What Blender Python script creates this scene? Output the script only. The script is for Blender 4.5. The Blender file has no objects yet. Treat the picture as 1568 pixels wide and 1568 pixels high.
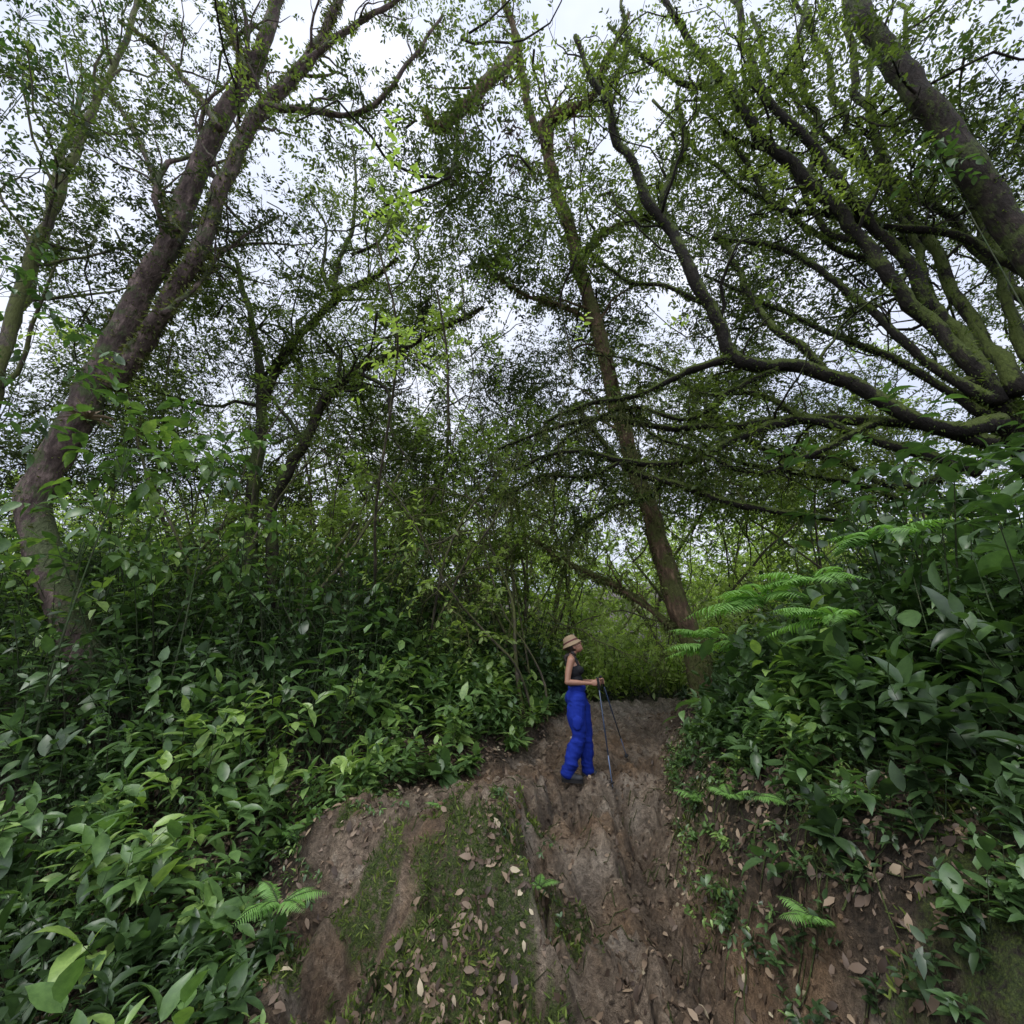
import bpy, math, random
import numpy as np
from mathutils import Vector, Matrix
rng=np.random.default_rng(11)
random.seed(5)
F=658.0; PITCH=math.radians(22); CZ=1.6
# ------------------------------------------------------------------ utils
def nrm(a): return a/np.maximum(np.linalg.norm(a,axis=-1,keepdims=True),1e-9)
UP=np.array([0,0,1.0])
def _h(ix,iy,iz,s):
    n=(ix.astype(np.int64)*73856093)^(iy.astype(np.int64)*19349663)^(iz.astype(np.int64)*83492791)^(s*2654435)
    n=(n^(n>>13))*1274126177; n&=0xffffffff; n=(n^(n>>16))&0xffffffff
    n=(n*2246822519)&0xffffffff; n=n^(n>>15)
    return (n&0xffffff)/float(0xffffff)
def vnoise(x,y,z=None,s=0):
    x=np.asarray(x,float); y=np.asarray(y,float)
    two=z is None
    z=np.zeros_like(x) if z is None else np.asarray(z,float)
    ix=np.floor(x);iy=np.floor(y);iz=np.floor(z)
    fx=x-ix;fy=y-iy;fz=z-iz
    fx=fx*fx*(3-2*fx);fy=fy*fy*(3-2*fy);fz=fz*fz*(3-2*fz)
    r=0
    for a in(0,1):
        for b in(0,1):
            for c in((0,) if two else (0,1)):
                w=(fx if a else 1-fx)*(fy if b else 1-fy)*(fz if c else 1-fz)
                r=r+w*_h(ix+a,iy+b,iz+c,s)
    return r
def fbm(x,y,z=None,s=0,o=4):
    r=0;a=.5;t=0;f=1.0
    for i in range(o):
        r=r+a*vnoise(np.asarray(x)*f,np.asarray(y)*f,None if z is None else np.asarray(z)*f,s+i*7);t+=a;a*=.5;f*=2.03
    return r/t
def sstep(a,b,x):
    t=np.clip((x-a)/(b-a),0,1); return t*t*(3-2*t)
# ------------------------------------------------------------------ terrain
I=np.interp
def f_zt(y): return I(y,[-20,0,2.5,3.5,4.5,6.1,7.5,9,12,20,30,60,120],[-1.5,-.1,0,.08,.26,.58,.95,1.29,1.38,1.8,3.5,12,24])
def f_xl(y): return I(y,[-5,2.5,3.2,4.3,5,6,7.5,9,12,20],[-1.0,-1.1,-1.25,-1.65,-.95,-.2,.5,1.3,2.9,8])
def f_xr(y): return I(y,[-5,2.5,3.7,5,6.5,7.5,9,12,20],[1.2,1.2,1.15,1.5,1.95,2.4,3.2,4.6,10])
def H(x,y,full=False):
    x=np.asarray(x,float);y=np.asarray(y,float)
    wob=(vnoise(x*1.3,y*1.3,s=3)-.5)*.3
    wob2=(vnoise(x*4,y*4,s=4)-.5)*.2
    zt=f_zt(y); xl=f_xl(y); xr=f_xr(y)
    z=zt.copy()
    zm=I(y,[3.4,4,5.5,6.1,7],[.60,.66,.66,.66,.7])
    m=sstep(-2.2,-1.55,x+wob)*(1-sstep(.04,.26,x+wob*.9+wob2-.2*sstep(4.2,5.5,y)))*sstep(3.22,3.78,y+wob*1.5+wob2*1.6+.25*(x+.4))
    z=z+m*np.maximum(0,zm-zt)
    lump=np.exp(-(((x+.3)/.42)**2+((y-3.85)/.35)**2)); z=z+.17*lump
    lump2=np.exp(-(((x+1.15)/.3)**2+((y-3.75)/.25)**2)); z=z+.1*lump2
    lump3=np.exp(-(((x+.35)/.3)**2+((y-3.3)/.2)**2)); z=z+.18*lump3
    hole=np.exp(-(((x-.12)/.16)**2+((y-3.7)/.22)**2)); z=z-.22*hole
    s=np.maximum(0,x-xr+wob*.3)
    hb=I(y,[0,3,5,6.5,8,20],[.8,.95,.8,.35,.2,.3])
    z=z+hb*(1-np.exp(-(s/.42)**1.3))+.22*np.minimum(s,14)
    s=np.maximum(0,xl-x)
    z=z+I(y,[0,4.5,6,20],[-.25,-.2,.05,.1])*(1-np.exp(-s/.5))+I(y,[0,5,8],[.06,.1,.16])*np.minimum(s,16)
    inside=sstep(-.1,.15,x-xl)*(1-sstep(-.05,.15,x-xr))
    z=z+(fbm(x*.8,y*.8,s=9)-.5)*.25*(1-inside)
    near=1-sstep(11,15,y)
    rid=np.abs(fbm(x*2.6+wob*3,y*1.5,s=21)-.5)*2
    gul=inside*(1-m)*(1-sstep(5.4,6.2,y))
    z=z-near*inside*(1-m*.4)*(.30*np.maximum(0,.34-rid))*sstep(2.0,2.8,y)
    z=z+near*inside*(fbm(x*4,y*3.2,s=23,o=4)-.5)*.19
    z=z+gul*sstep(2.6,3.3,y)*(fbm(x*3.2,y*2.1+x,s=27,o=3)-.45)*.42
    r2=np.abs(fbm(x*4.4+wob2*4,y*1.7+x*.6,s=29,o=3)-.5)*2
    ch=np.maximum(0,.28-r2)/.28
    z=z-(gul*.9+.25*inside*near)*.15*ch
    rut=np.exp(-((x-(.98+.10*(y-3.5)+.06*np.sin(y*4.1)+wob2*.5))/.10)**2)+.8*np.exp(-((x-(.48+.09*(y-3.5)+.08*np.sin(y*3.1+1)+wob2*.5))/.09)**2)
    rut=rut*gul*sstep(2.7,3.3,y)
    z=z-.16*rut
    steep=(m*(1-m)*4)
    z=z+near*steep*(fbm(x*4.5,y*5,s=31,o=3)-.5)*.42
    bk=np.exp(-((x-xr-.2)/.3)**2)
    z=z+near*bk*(fbm(x*5,y*5,s=33,o=3)-.5)*.24
    z=z+near*(1-.5*steep)*(fbm(x*13,y*13,s=41,o=4)-.5)*.085
    z=z+near*inside*(.5-np.abs(fbm(x*8,y*7,s=43,o=3)-.5)*2)*.06
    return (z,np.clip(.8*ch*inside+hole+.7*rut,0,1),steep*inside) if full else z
def H1(x,y): return float(H(np.array([x]),np.array([y]))[0])
def W(px,py,y):
    el=PITCH+math.atan((784-py)/F); z=CZ+y*math.tan(el)
    d=y*math.cos(PITCH)+(z-CZ)*math.sin(PITCH)
    return np.array([(px-784)/F*d,y,z]),d
# ------------------------------------------------------------------ mesh accumulator
class Acc:
    def __init__(s): s.V=[];s.n=0;s.Q=[];s.T=[];s.mq=[];s.mt=[];s.r=[]
    def add(s,V,Q=None,T=None,mat=0,r=None):
        V=np.asarray(V,float).reshape(-1,3)
        if Q is not None and len(Q): s.Q.append(np.asarray(Q)+s.n); s.mq.append(np.full(len(Q),mat))
        if T is not None and len(T): s.T.append(np.asarray(T)+s.n); s.mt.append(np.full(len(T),mat))
        s.V.append(V); s.r.append(np.full(len(V),.5) if r is None else np.asarray(r,float)); s.n+=len(V)
    def build(s,name,mats,smooth=True,parent=None):
        V=np.concatenate(s.V)
        Q=np.concatenate(s.Q) if s.Q else np.zeros((0,4),int)
        T=np.concatenate(s.T) if s.T else np.zeros((0,3),int)
        mi=np.concatenate([*(s.mq or [np.zeros(0)]),*(s.mt or [np.zeros(0)])]).astype(np.int32)
        me=bpy.data.meshes.new(name)
        me.vertices.add(len(V)); me.vertices.foreach_set('co',V.astype(np.float32).ravel())
        li=np.concatenate([Q.ravel(),T.ravel()]).astype(np.int32)
        me.loops.add(len(li)); me.loops.foreach_set('vertex_index',li)
        me.polygons.add(len(Q)+len(T))
        st=np.concatenate([np.arange(len(Q))*4,len(Q)*4+np.arange(len(T))*3]).astype(np.int32)
        me.polygons.foreach_set('loop_start',st)
        me.update(calc_edges=True)
        me.polygons.foreach_set('material_index',mi)
        me.polygons.foreach_set('use_smooth',np.full(len(mi),smooth))
        a=me.attributes.new('rnd','FLOAT','POINT'); a.data.foreach_set('value',np.concatenate(s.r).astype(np.float32))
        for m in mats: me.materials.append(m)
        ob=bpy.data.objects.new(name,me); bpy.context.scene.collection.objects.link(ob)
        if parent: ob.parent=parent
        return ob
TS=(np.array([(0,0,0),(.32,.2,.04),(.7,.16,.0),(1,0,-.1),(.7,-.16,.0),(.32,-.2,.04)],float),np.array([(0,3,2,1),(0,5,4,3)]),None)
def tbig():
    t=[.14,.38,.62,.84]; w=[.15,.25,.22,.11]
    V=[(0,0,0)]
    for a,b in zip(t,w):
        zc=-.32*a*a+.06*a
        V+= [(a,b,zc+.16*b),(a,0,zc-.03),(a,-b,zc+.16*b)]
    V.append((1,0,-.33))
    Q=[];T=[(0,2,1),(0,3,2)]
    for i in range(3):
        a=1+3*i
        Q+=[(a,a+1,a+4,a+3),(a+1,a+2,a+5,a+4)]
    T+=[(10,11,13),(11,12,13)]
    return np.array(V,float),np.array(Q),np.array(T)
TB=tbig()
TM=(np.array([(0,0,0),(.3,.22,.03),(.3,0,-.01),(.3,-.22,.03),(.68,.19,-.1),(.68,0,-.14),(.68,-.19,-.1),(1,0,-.32)],float),
    np.array([(1,2,5,4),(2,3,6,5)]),np.array([(0,2,1),(0,3,2),(4,5,7),(5,6,7)]))
def tclod():
    k=5;sg=8;th=np.linspace(0,np.pi,k+2)[1:-1];ph=np.arange(sg)*2*np.pi/sg
    U=np.stack([np.sin(th)[:,None]*np.cos(ph),np.sin(th)[:,None]*np.sin(ph),np.cos(th)[:,None]+0*ph],-1).reshape(-1,3);U=np.vstack([U,[0,0,1],[0,0,-1]])
    U=U*(1+.9*(fbm(U[:,0]*2+3,U[:,1]*2,U[:,2]*2,s=9,o=2)-.5))[:,None]*[.6,.6,.4]
    i=np.arange(k-1)[:,None]*sg;j=np.arange(sg)[None];j2=(j+1)%sg;jj=np.arange(sg)
    return U,np.stack([i+j,i+sg+j,i+sg+j2,i+j2],-1).reshape(-1,4),np.vstack([np.stack([np.full(sg,k*sg),jj,(jj+1)%sg],-1),np.stack([np.full(sg,k*sg+1),(k-1)*sg+(jj+1)%sg,(k-1)*sg+jj],-1)])
TC=tclod()
def instance(acc,tm,pos,d,nref,sc,wid,mat,r):
    V,Q,T=tm; N=len(pos); k=len(V)
    if N==0:return
    x=nrm(d); y=nrm(np.cross(nref,x)); z=np.cross(x,y)
    s=sc[:,None,None]; bend=rng.uniform(.3,1.7,N)[:,None,None]; wv=(wid*rng.uniform(.8,1.2,N))[:,None,None]
    P=pos[:,None]+s*(V[None,:,0,None]*x[:,None]+V[None,:,1,None]*wv*y[:,None]+bend*V[None,:,2,None]*z[:,None])
    off=(np.arange(N)*k)[:,None,None]
    acc.add(P.reshape(-1,3),(Q[None]+off).reshape(-1,4),None if T is None else (T[None]+off).reshape(-1,3),mat,np.repeat(r,k))
def sprays(acc,P,D,L,nl,ll,tm=TS,droop=.3,t0=.15,spread=.9,mat=1,twr=.004,twmat=0,wid=1.,rb=None,upn=.5,spiral=False,jit=.3,ldroop=.15,seg=3):
    P=np.asarray(P,float);S=len(P)
    if S==0:return
    D=nrm(np.asarray(D,float)); L=np.broadcast_to(np.asarray(L,float),(S,)).copy()
    ll=np.broadcast_to(np.asarray(ll,float),(S,))
    rb=rng.random(S) if rb is None else rb
    dn=-UP
    if twr>0:
        ts=np.linspace(0,1,seg+1); sd=3
        C=P[:,None]+D[:,None]*(L[:,None]*ts)[...,None]+dn*(droop*L[:,None]*ts**2)[...,None]
        ref=UP+rng.normal(0,.3,(S,3)); A=nrm(np.cross(D,ref)); B=np.cross(A,D)
        ang=np.arange(sd)*2*math.pi/sd
        ring=A[:,None]*np.cos(ang)[None,:,None]+B[:,None]*np.sin(ang)[None,:,None]
        rr=(twr*(1-.75*ts))[None,:,None,None]*np.clip(L/.8,.5,3)[:,None,None,None]
        V=C[:,:,None]+ring[:,None]*rr
        q=[]
        for i in range(seg):
            for j in range(sd):
                q.append((i*sd+j,i*sd+(j+1)%sd,(i+1)*sd+(j+1)%sd,(i+1)*sd+j))
        nv=(seg+1)*sd
        q=np.array(q)[None]+(np.arange(S)*nv)[:,None,None]
        acc.add(V.reshape(-1,3),q.reshape(-1,4),None,twmat,np.repeat(rb,nv))
    t=np.linspace(t0,1,nl)[None]+rng.normal(0,.03,(S,nl))
    pos=P[:,None]+D[:,None]*(L[:,None]*t)[...,None]+dn*(droop*L[:,None]*t**2)[...,None]
    T=nrm(D[:,None]+dn*(2*droop*t)[...,None])
    ref=UP+rng.normal(0,.15,(S,nl,3)); A=nrm(np.cross(T,ref)); B=np.cross(A,T)
    j=np.arange(nl)[None]
    if spiral: phi=j*2.4+rng.random((S,1))*6.28+rng.normal(0,.3,(S,nl))
    else: phi=(j%2)*math.pi+rng.normal(0,.45,(S,nl))
    side=A*np.cos(phi)[...,None]+B*np.sin(phi)[...,None]
    sp=np.where(j==nl-1,.25,1.)[...,None]*spread
    d=nrm(T*.55+side*sp+rng.normal(0,jit,(S,nl,3))+dn*ldroop)
    nref=UP+rng.normal(0,upn,(S,nl,3))
    sc=(ll[:,None]*rng.uniform(.55,1.25,(S,nl))).ravel()
    r=np.clip(rb[:,None]+rng.normal(0,.1,(S,nl)),0,1).ravel()
    instance(acc,tm,pos.reshape(-1,3),d.reshape(-1,3),nref.reshape(-1,3),sc,wid,mat,r)
def tube(acc,P,R,sides=8,mat=0,rough=0.0,cap=True,r=.5):
    P=np.asarray(P,float);R=np.asarray(R,float);n=len(P)
    T=nrm(np.gradient(P,axis=0))
    a=np.array([1.,0,0]) if abs(T[0,0])<.8 else np.array([0,1.,0])
    A=np.zeros((n,3)); A[0]=nrm(a-T[0]*a.dot(T[0]))
    for i in range(1,n): A[i]=nrm(A[i-1]-T[i]*A[i-1].dot(T[i]))
    B=np.cross(T,A); ang=np.arange(sides)*2*math.pi/sides
    ring=A[:,None]*np.cos(ang)[None,:,None]+B[:,None]*np.sin(ang)[None,:,None]
    RR=np.repeat(R[:,None],sides,1)
    if rough>0:
        q=P[:,None]+ring*RR[...,None]
        RR=RR*(1+rough*(fbm(q[...,0]*7,q[...,1]*7,q[...,2]*4,s=5,o=3)-.5)*2)
    V=(P[:,None]+ring*RR[...,None]).reshape(-1,3)
    i=np.arange(n-1)[:,None]*sides; j=np.arange(sides)[None]; j2=(j+1)%sides
    Q=np.stack([i+j,i+j2,i+sides+j2,i+sides+j],-1).reshape(-1,4)
    V=np.vstack([V,P[0:1]-T[0]*R[0]*.2,P[-1:]+T[-1]*R[-1]*.5]); jj=np.arange(sides)
    Tt=np.vstack([np.stack([np.full(sides,n*sides),(jj+1)%sides,jj],-1),np.stack([np.full(sides,n*sides+1),(n-1)*sides+jj,(n-1)*sides+(jj+1)%sides],-1)])
    acc.add(V,Q,Tt if cap else None,mat,np.full(len(V),r))
def catmull(P,n):
    P=np.asarray(P,float); E=np.vstack([2*P[0]-P[1],P,2*P[-1]-P[-2]]); out=[]
    for i in range(len(P)-1):
        p0,p1,p2,p3=E[i:i+4]
        for t in np.arange(n)/n:
            out.append(.5*((2*p1)+(-p0+p2)*t+(2*p0-5*p1+4*p2-p3)*t*t+(-p0+3*p1-3*p2+p3)*t**3))
    out.append(P[-1]); return np.array(out)
def grow(acc,P,R,n,lenf,tips,level=1,maxl=2,up=.3,tmin=.3,rf=.5,wig=.26,mat=0,maxr=.022):
    L=np.linalg.norm(np.diff(P,axis=0),axis=1).sum()
    for k in range(n):
        t=rng.uniform(tmin,1); i=min(int(t*(len(P)-1)),len(P)-2)
        tan=nrm(P[i+1]-P[i]); pr=nrm(np.cross(tan,rng.normal(0,1,3)))
        d=nrm(tan*.7+pr*rng.uniform(.5,1.)+UP*up)
        l=L*lenf*rng.uniform(.5,1.15)*(1.15-.5*t); r0=max(min(R[i]*rf*rng.uniform(.6,1.),l*maxr),.005)
        m=9 if level==1 else 5; pts=[P[i]]
        for j in range(m-1):
            d=nrm(d+rng.normal(0,wig,3)+UP*.03); pts.append(pts[-1]+d*l/(m-1))
        pts=np.array(pts); rr=r0*np.linspace(1,.22,m)
        tube(acc,pts,rr,6 if level==1 else 4,mat,cap=False)
        for j in range(m//2,m): tips.append((pts[j],nrm(pts[j]-pts[j-1])))
        if level<maxl: grow(acc,pts,rr,4 if level==1 else 3,.45,tips,level+1,maxl,up,.2,.6,wig,mat)
def tipsprays(A,tips,frac,L,nl,ll,mat=1,droop=.35,**k):
    if not tips: return
    P=np.array([t[0] for t in tips]);D=np.array([t[1] for t in tips])
    N=int(len(P)*frac); kk=fbm(P[:,0]*.9,P[:,1]*.9,P[:,2]*.9,s=78,o=2); pr=np.clip((kk-.38)*5,.03,1); pr/=pr.sum()
    idx=rng.choice(len(P),N,p=pr)
    P=P[idx];D=nrm(D[idx]+rng.normal(0,.6,(N,3)))
    rb=np.clip(fbm(P[:,0]*.7,P[:,1]*.7,P[:,2]*.7,s=77,o=2)*1.6-.3+rng.normal(0,.14,N),0,1)
    sprays(A,P,D,L*rng.uniform(.6,1.3,N),nl,ll,mat=mat,droop=droop,rb=rb,**k)
def fuzz(acc,P,R,n,size,mat,down=.6):
    idx=rng.integers(0,len(P)-1,n); f=rng.random(n)[:,None]
    p=P[idx]*(1-f)+P[idx+1]*f; k=fbm(p[:,0]*2.5,p[:,1]*2.5,p[:,2]*2.5,s=88,o=2)>.38
    T=nrm(P[idx+1]-P[idx]); o=nrm(np.cross(T,rng.normal(0,1,(n,3))))
    r=R[idx][:,None]
    d=nrm(o+rng.normal(0,.5,(n,3))-UP*down); p=p[k];o=o[k];d=d[k];r=r[k];n=len(p)
    instance(acc,TS,p+o*r*.85,d,rng.normal(0,1,(n,3)),size*rng.uniform(.4,1.5,n),.7,mat,rng.random(n))
def drape(acc,P,n,L,mat,ll=.04,twmat=0):
    idx=rng.integers(0,len(P),n); S=n
    sprays(acc,P[idx]+rng.normal(0,.03,(n,3)),-UP+rng.normal(0,.18,(n,3)),L*rng.uniform(.25,1.3,n),12,ll,droop=.05,t0=.0,spread=.45,mat=mat,twr=.003,twmat=twmat,upn=1.,spiral=True,ldroop=.5,seg=1)
# ------------------------------------------------------------------ materials
def newmat(name):
    m=bpy.data.materials.new(name); m.use_nodes=True; nt=m.node_tree; nt.nodes.clear()
    out=nt.nodes.new('ShaderNodeOutputMaterial'); return m,nt,out
def ramp(nt,fac,stops):
    r=nt.nodes.new('ShaderNodeValToRGB'); nt.links.new(fac,r.inputs[0]); e=r.color_ramp.elements
    while len(e)<len(stops): e.new(.5)
    for i,(p,c) in enumerate(stops): e[i].position=p; e[i].color=(*c,1)
    return r.outputs[0]
def noise(nt,scale,detail=4,rough=.6,vec=None,dist=0):
    n=nt.nodes.new('ShaderNodeTexNoise'); n.inputs['Scale'].default_value=scale; n.inputs['Detail'].default_value=detail; n.inputs['Roughness'].default_value=rough; n.inputs['Distortion'].default_value=dist
    if vec is None: vec=nt.nodes.new('ShaderNodeNewGeometry').outputs['Position']
    nt.links.new(vec,n.inputs['Vector']); return n.outputs['Fac']
def mixc(nt,f,a,b,mode='MIX'):
    m=nt.nodes.new('ShaderNodeMix'); m.data_type='RGBA'; m.blend_type=mode
    for sock,v in ((m.inputs[0],f),(m.inputs[6],a),(m.inputs[7],b)):
        if isinstance(v,bpy.types.NodeSocket): nt.links.new(v,sock)
        elif isinstance(v,(int,float)): sock.default_value=v
        else: sock.default_value=(*v,1)
    return m.outputs[2]
def mth(nt,op,a,b=0.,clamp=False):
    m=nt.nodes.new('ShaderNodeMath'); m.operation=op; m.use_clamp=clamp
    for s,v in ((m.inputs[0],a),(m.inputs[1],b)):
        if isinstance(v,bpy.types.NodeSocket): nt.links.new(v,s)
        else: s.default_value=v
    return m.outputs[0]
def leafmat(name,stops,trans=.35,rough=.42,spec=.5,tint=(1.4,1.6,.7),mottle=0):
    m,nt,out=newmat(name)
    at=nt.nodes.new('ShaderNodeAttribute'); at.attribute_name='rnd'
    c=ramp(nt,at.outputs['Fac'],stops)
    if mottle: c=mixc(nt,1.,c,ramp(nt,noise(nt,mottle,3,.7),[(.3,(.68,.72,.7)),(.7,(1.3,1.25,1.2))]),'MULTIPLY')
    b=nt.nodes.new('ShaderNodeBsdfPrincipled'); nt.links.new(c,b.inputs['Base Color']); b.inputs['Roughness'].default_value=rough; b.inputs['Specular IOR Level'].default_value=spec
    if trans>0:
        t=nt.nodes.new('ShaderNodeBsdfTranslucent'); nt.links.new(mixc(nt,1.,c,tint,'MULTIPLY'),t.inputs['Color'])
        mx=nt.nodes.new('ShaderNodeMixShader'); mx.inputs[0].default_value=trans
        nt.links.new(b.outputs[0],mx.inputs[1]);nt.links.new(t.outputs[0],mx.inputs[2]);nt.links.new(mx.outputs[0],out.inputs[0])
    else: nt.links.new(b.outputs[0],out.inputs[0])
    return m
M_can=leafmat('canopy_leaf',[(0,(.022,.032,.012)),(.45,(.058,.082,.026)),(.8,(.11,.15,.04)),(1,(.18,.23,.06))],.45,.5,.35,(1.45,1.6,.7))
M_shrub=leafmat('shrub_leaf',[(0,(.03,.058,.02)),(.4,(.066,.125,.04)),(.75,(.115,.205,.06)),(1,(.23,.34,.085))],.28,.4,.6,mottle=22)
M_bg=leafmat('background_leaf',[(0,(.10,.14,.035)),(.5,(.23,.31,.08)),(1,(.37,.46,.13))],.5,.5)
M_fern=leafmat('fern_leaf',[(0,(.12,.25,.05)),(1,(.20,.37,.09))],.35,.5)
M_dry=leafmat('dry_leaf',[(0,(.05,.033,.022)),(.5,(.14,.096,.062)),(.85,(.28,.205,.13)),(1,(.44,.37,.24))],.1,.55,.35,(1,1,1))
M_moss=leafmat('moss_sprig',[(0,(.035,.055,.015)),(.6,(.09,.13,.026)),(1,(.17,.22,.045))],.25,.7,.2)
M_hang=leafmat('hanging_moss',[(0,(.055,.06,.025)),(.6,(.12,.135,.05)),(1,(.22,.23,.09))],.35,.8,.1)
def barkmat(name,c1,c2,mossc,mossamt,sc=1.,bs=.6,nzw=.3):
    m,nt,out=newmat(name); geo=nt.nodes.new('ShaderNodeNewGeometry')
    mp=nt.nodes.new('ShaderNodeMapping'); mp.inputs['Scale'].default_value=(1,1,.35); nt.links.new(geo.outputs['Position'],mp.inputs['Vector'])
    n1=noise(nt,9*sc,5,.7,mp.outputs[0]); n2=noise(nt,30*sc,4,.7,mp.outputs[0],dist=.6); n3=noise(nt,2.8*sc,4,.7)
    c=ramp(nt,n1,[(.32,c1),(.52,tuple((a+b)/2 for a,b in zip(c1,c2))),(.6,c2),(.7,tuple(min(1,b*1.7) for b in c2))])
    sx=nt.nodes.new('ShaderNodeSeparateXYZ'); nt.links.new(geo.outputs['Normal'],sx.inputs[0])
    f=mth(nt,'ADD',mth(nt,'MULTIPLY',sx.outputs[2],nzw),n3)
    f=mth(nt,'ADD',f,mth(nt,'MULTIPLY',n2,.35))
    k=.86-mossamt*.4
    mf=ramp(nt,f,[(k-.04,(0,0,0)),(k+.06,(1,1,1))])
    mc=mixc(nt,n2,tuple(.2*a for a in mossc),tuple(1.8*a for a in mossc))
    c=mixc(nt,mf,c,mc)
    b=nt.nodes.new('ShaderNodeBsdfPrincipled'); nt.links.new(c,b.inputs['Base Color']); b.inputs['Roughness'].default_value=.85; b.inputs['Specular IOR Level'].default_value=.2
    bp=nt.nodes.new('ShaderNodeBump'); bp.inputs['Strength'].default_value=bs; bp.inputs['Distance'].default_value=.06
    nt.links.new(mth(nt,'ADD',n1,mth(nt,'MULTIPLY',n2,.6)),bp.inputs['Height']); nt.links.new(bp.outputs[0],b.inputs['Normal'])
    nt.links.new(b.outputs[0],out.inputs[0]); return m
B_tall=barkmat('mottled_bark',(.04,.028,.024),(.18,.13,.112),(.08,.095,.042),.46,1,1.)
B_moss=barkmat('mossy_bark',(.010,.008,.006),(.022,.018,.013),(.065,.085,.018),.52,1,1.,.5)
B_mid=barkmat('brown_bark',(.045,.03,.018),(.17,.112,.066),(.08,.085,.026),.55,1,1.)
B_dark=barkmat('dark_bark',(.014,.011,.008),(.042,.032,.025),(.055,.07,.02),.5,1,1.)
B_thin=barkmat('thin_bark',(.04,.034,.026),(.15,.122,.09),(.10,.11,.036),.6)
M_stem=barkmat('green_stem',(.03,.04,.02),(.07,.08,.04),(.05,.08,.03),.5)
# ------------------------------------------------------------------ ground
xs=np.concatenate([np.linspace(-90,-9,40)[:-1],np.linspace(-9,-2.6,90)[:-1],np.arange(-2.6,3.8,.02),np.linspace(3.8,10,90)[1:],np.linspace(10,90,40)[1:]])
ys=np.concatenate([np.linspace(-30,1.6,30)[:-1],np.arange(1.6,7.,.02),np.linspace(7.,14,130)[1:],np.linspace(14,140,60)[1:]])
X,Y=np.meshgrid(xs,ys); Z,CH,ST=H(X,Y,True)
nx,ny=len(xs),len(ys)
V=np.stack([X,Y,Z],-1).reshape(-1,3)
gi=(np.arange(ny-1)[:,None]*nx+np.arange(nx-1)[None])
Qd=np.stack([gi,gi+1,gi+nx+1,gi+nx],-1).reshape(-1,4)
XX=X.ravel();YY=Y.ravel()
edge=(fbm(XX*2.2,YY*2.2,s=51,o=3)-.5)*.9
mud=sstep(-.12,.15,XX-f_xl(YY)+edge*.6)*(1-sstep(.0,.45,XX-f_xr(YY)+edge*.6))*(1-sstep(11,12,YY))
bank=sstep(0.1,.35,XX-f_xr(YY))*(1-sstep(6,7,YY))
nz=fbm(XX*3.2,YY*3.2,s=61,o=5)
def mossval(x,y):
    m_=.30*np.exp(-(((x+.2)/.55)**2+((y-3.5)/.45)**2))+.15*np.exp(-(((x+1.0)/.4)**2+((y-3.5)/.35)**2))+.12*np.exp(-(((x+.6)/.6)**2+((y-2.9)/.4)**2))
    k=.6*fbm(x*4.6,y*4.6,s=161,o=4)+.4*fbm(x*1.9,y*1.9,s=262,o=3)
    return np.where((y<4.8)&(x<.55),k+m_,0)
moss=np.clip(sstep(.58,.68,mossval(XX,YY))+sstep(.47,.62,nz)*bank*.9,0,1)
pale=.8*sstep(.5,.95,fbm(XX*1.6,YY*2.5,s=63,o=3)+.4*sstep(6.8,8.4,YY)+.1*ST.ravel())
def groundmat():
    m,nt,out=newmat('trail_mud_and_forest_floor')
    def at(nm):
        a=nt.nodes.new('ShaderNodeAttribute');a.attribute_name=nm;return a.outputs['Fac']
    n0=noise(nt,1.1,4,.65);n1=noise(nt,5,6,.72,dist=.5);n2=noise(nt,26,6,.75);n3=noise(nt,90,3,.7)
    c=ramp(nt,n1,[(.3,(.075,.053,.035)),(.44,(.175,.128,.084)),(.56,(.28,.212,.145)),(.68,(.42,.345,.255))])
    c=mixc(nt,ramp(nt,n0,[(.46,(0,0,0)),(.64,(.7,.7,.7))]),c,(.25,.148,.074))
    c=mixc(nt,at('pale'),c,(.42,.355,.275))
    c=mixc(nt,.9,c,ramp(nt,n2,[(.32,(.3,.28,.26)),(.48,(.85,.85,.85)),(.68,(1.6,1.6,1.6))]),'MULTIPLY')
    c=mixc(nt,mth(nt,'MULTIPLY',at('wet'),.6),c,(.07,.05,.033))  # shade of channels, ruts and hole painted into the mud colour
    fl=ramp(nt,n2,[(.35,(.02,.015,.01)),(.55,(.062,.045,.029)),(.7,(.15,.11,.07))])
    ms=ramp(nt,n3,[(.35,(.025,.04,.01)),(.6,(.085,.12,.022)),(.75,(.16,.20,.04))])
    mf=mth(nt,'MULTIPLY',at('moss'),ramp(nt,n2,[(.40,(0,0,0)),(.5,(1,1,1))]))
    c=mixc(nt,at('mud'),fl,c); c=mixc(nt,mf,c,ms)
    b=nt.nodes.new('ShaderNodeBsdfPrincipled'); nt.links.new(c,b.inputs['Base Color'])
    nt.links.new(ramp(nt,n1,[(.35,(.75,.75,.75)),(.6,(.42,.42,.42))]),b.inputs['Roughness']); b.inputs['Specular IOR Level'].default_value=.35
    bp=nt.nodes.new('ShaderNodeBump'); bp.inputs['Strength'].default_value=1.; bp.inputs['Distance'].default_value=.09
    h=mth(nt,'ADD',n1,mth(nt,'ADD',mth(nt,'MULTIPLY',n2,.8),mth(nt,'MULTIPLY',n3,.3)))
    nt.links.new(h,bp.inputs['Height']); nt.links.new(bp.outputs[0],b.inputs['Normal'])
    nt.links.new(b.outputs[0],out.inputs[0]); return m
MG=groundmat()
def setattrs(ob,**k):
    for nm,arr in k.items():
        at=ob.data.attributes.new(nm,'FLOAT','POINT'); at.data.foreach_set('value',np.asarray(arr,np.float32))
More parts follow.
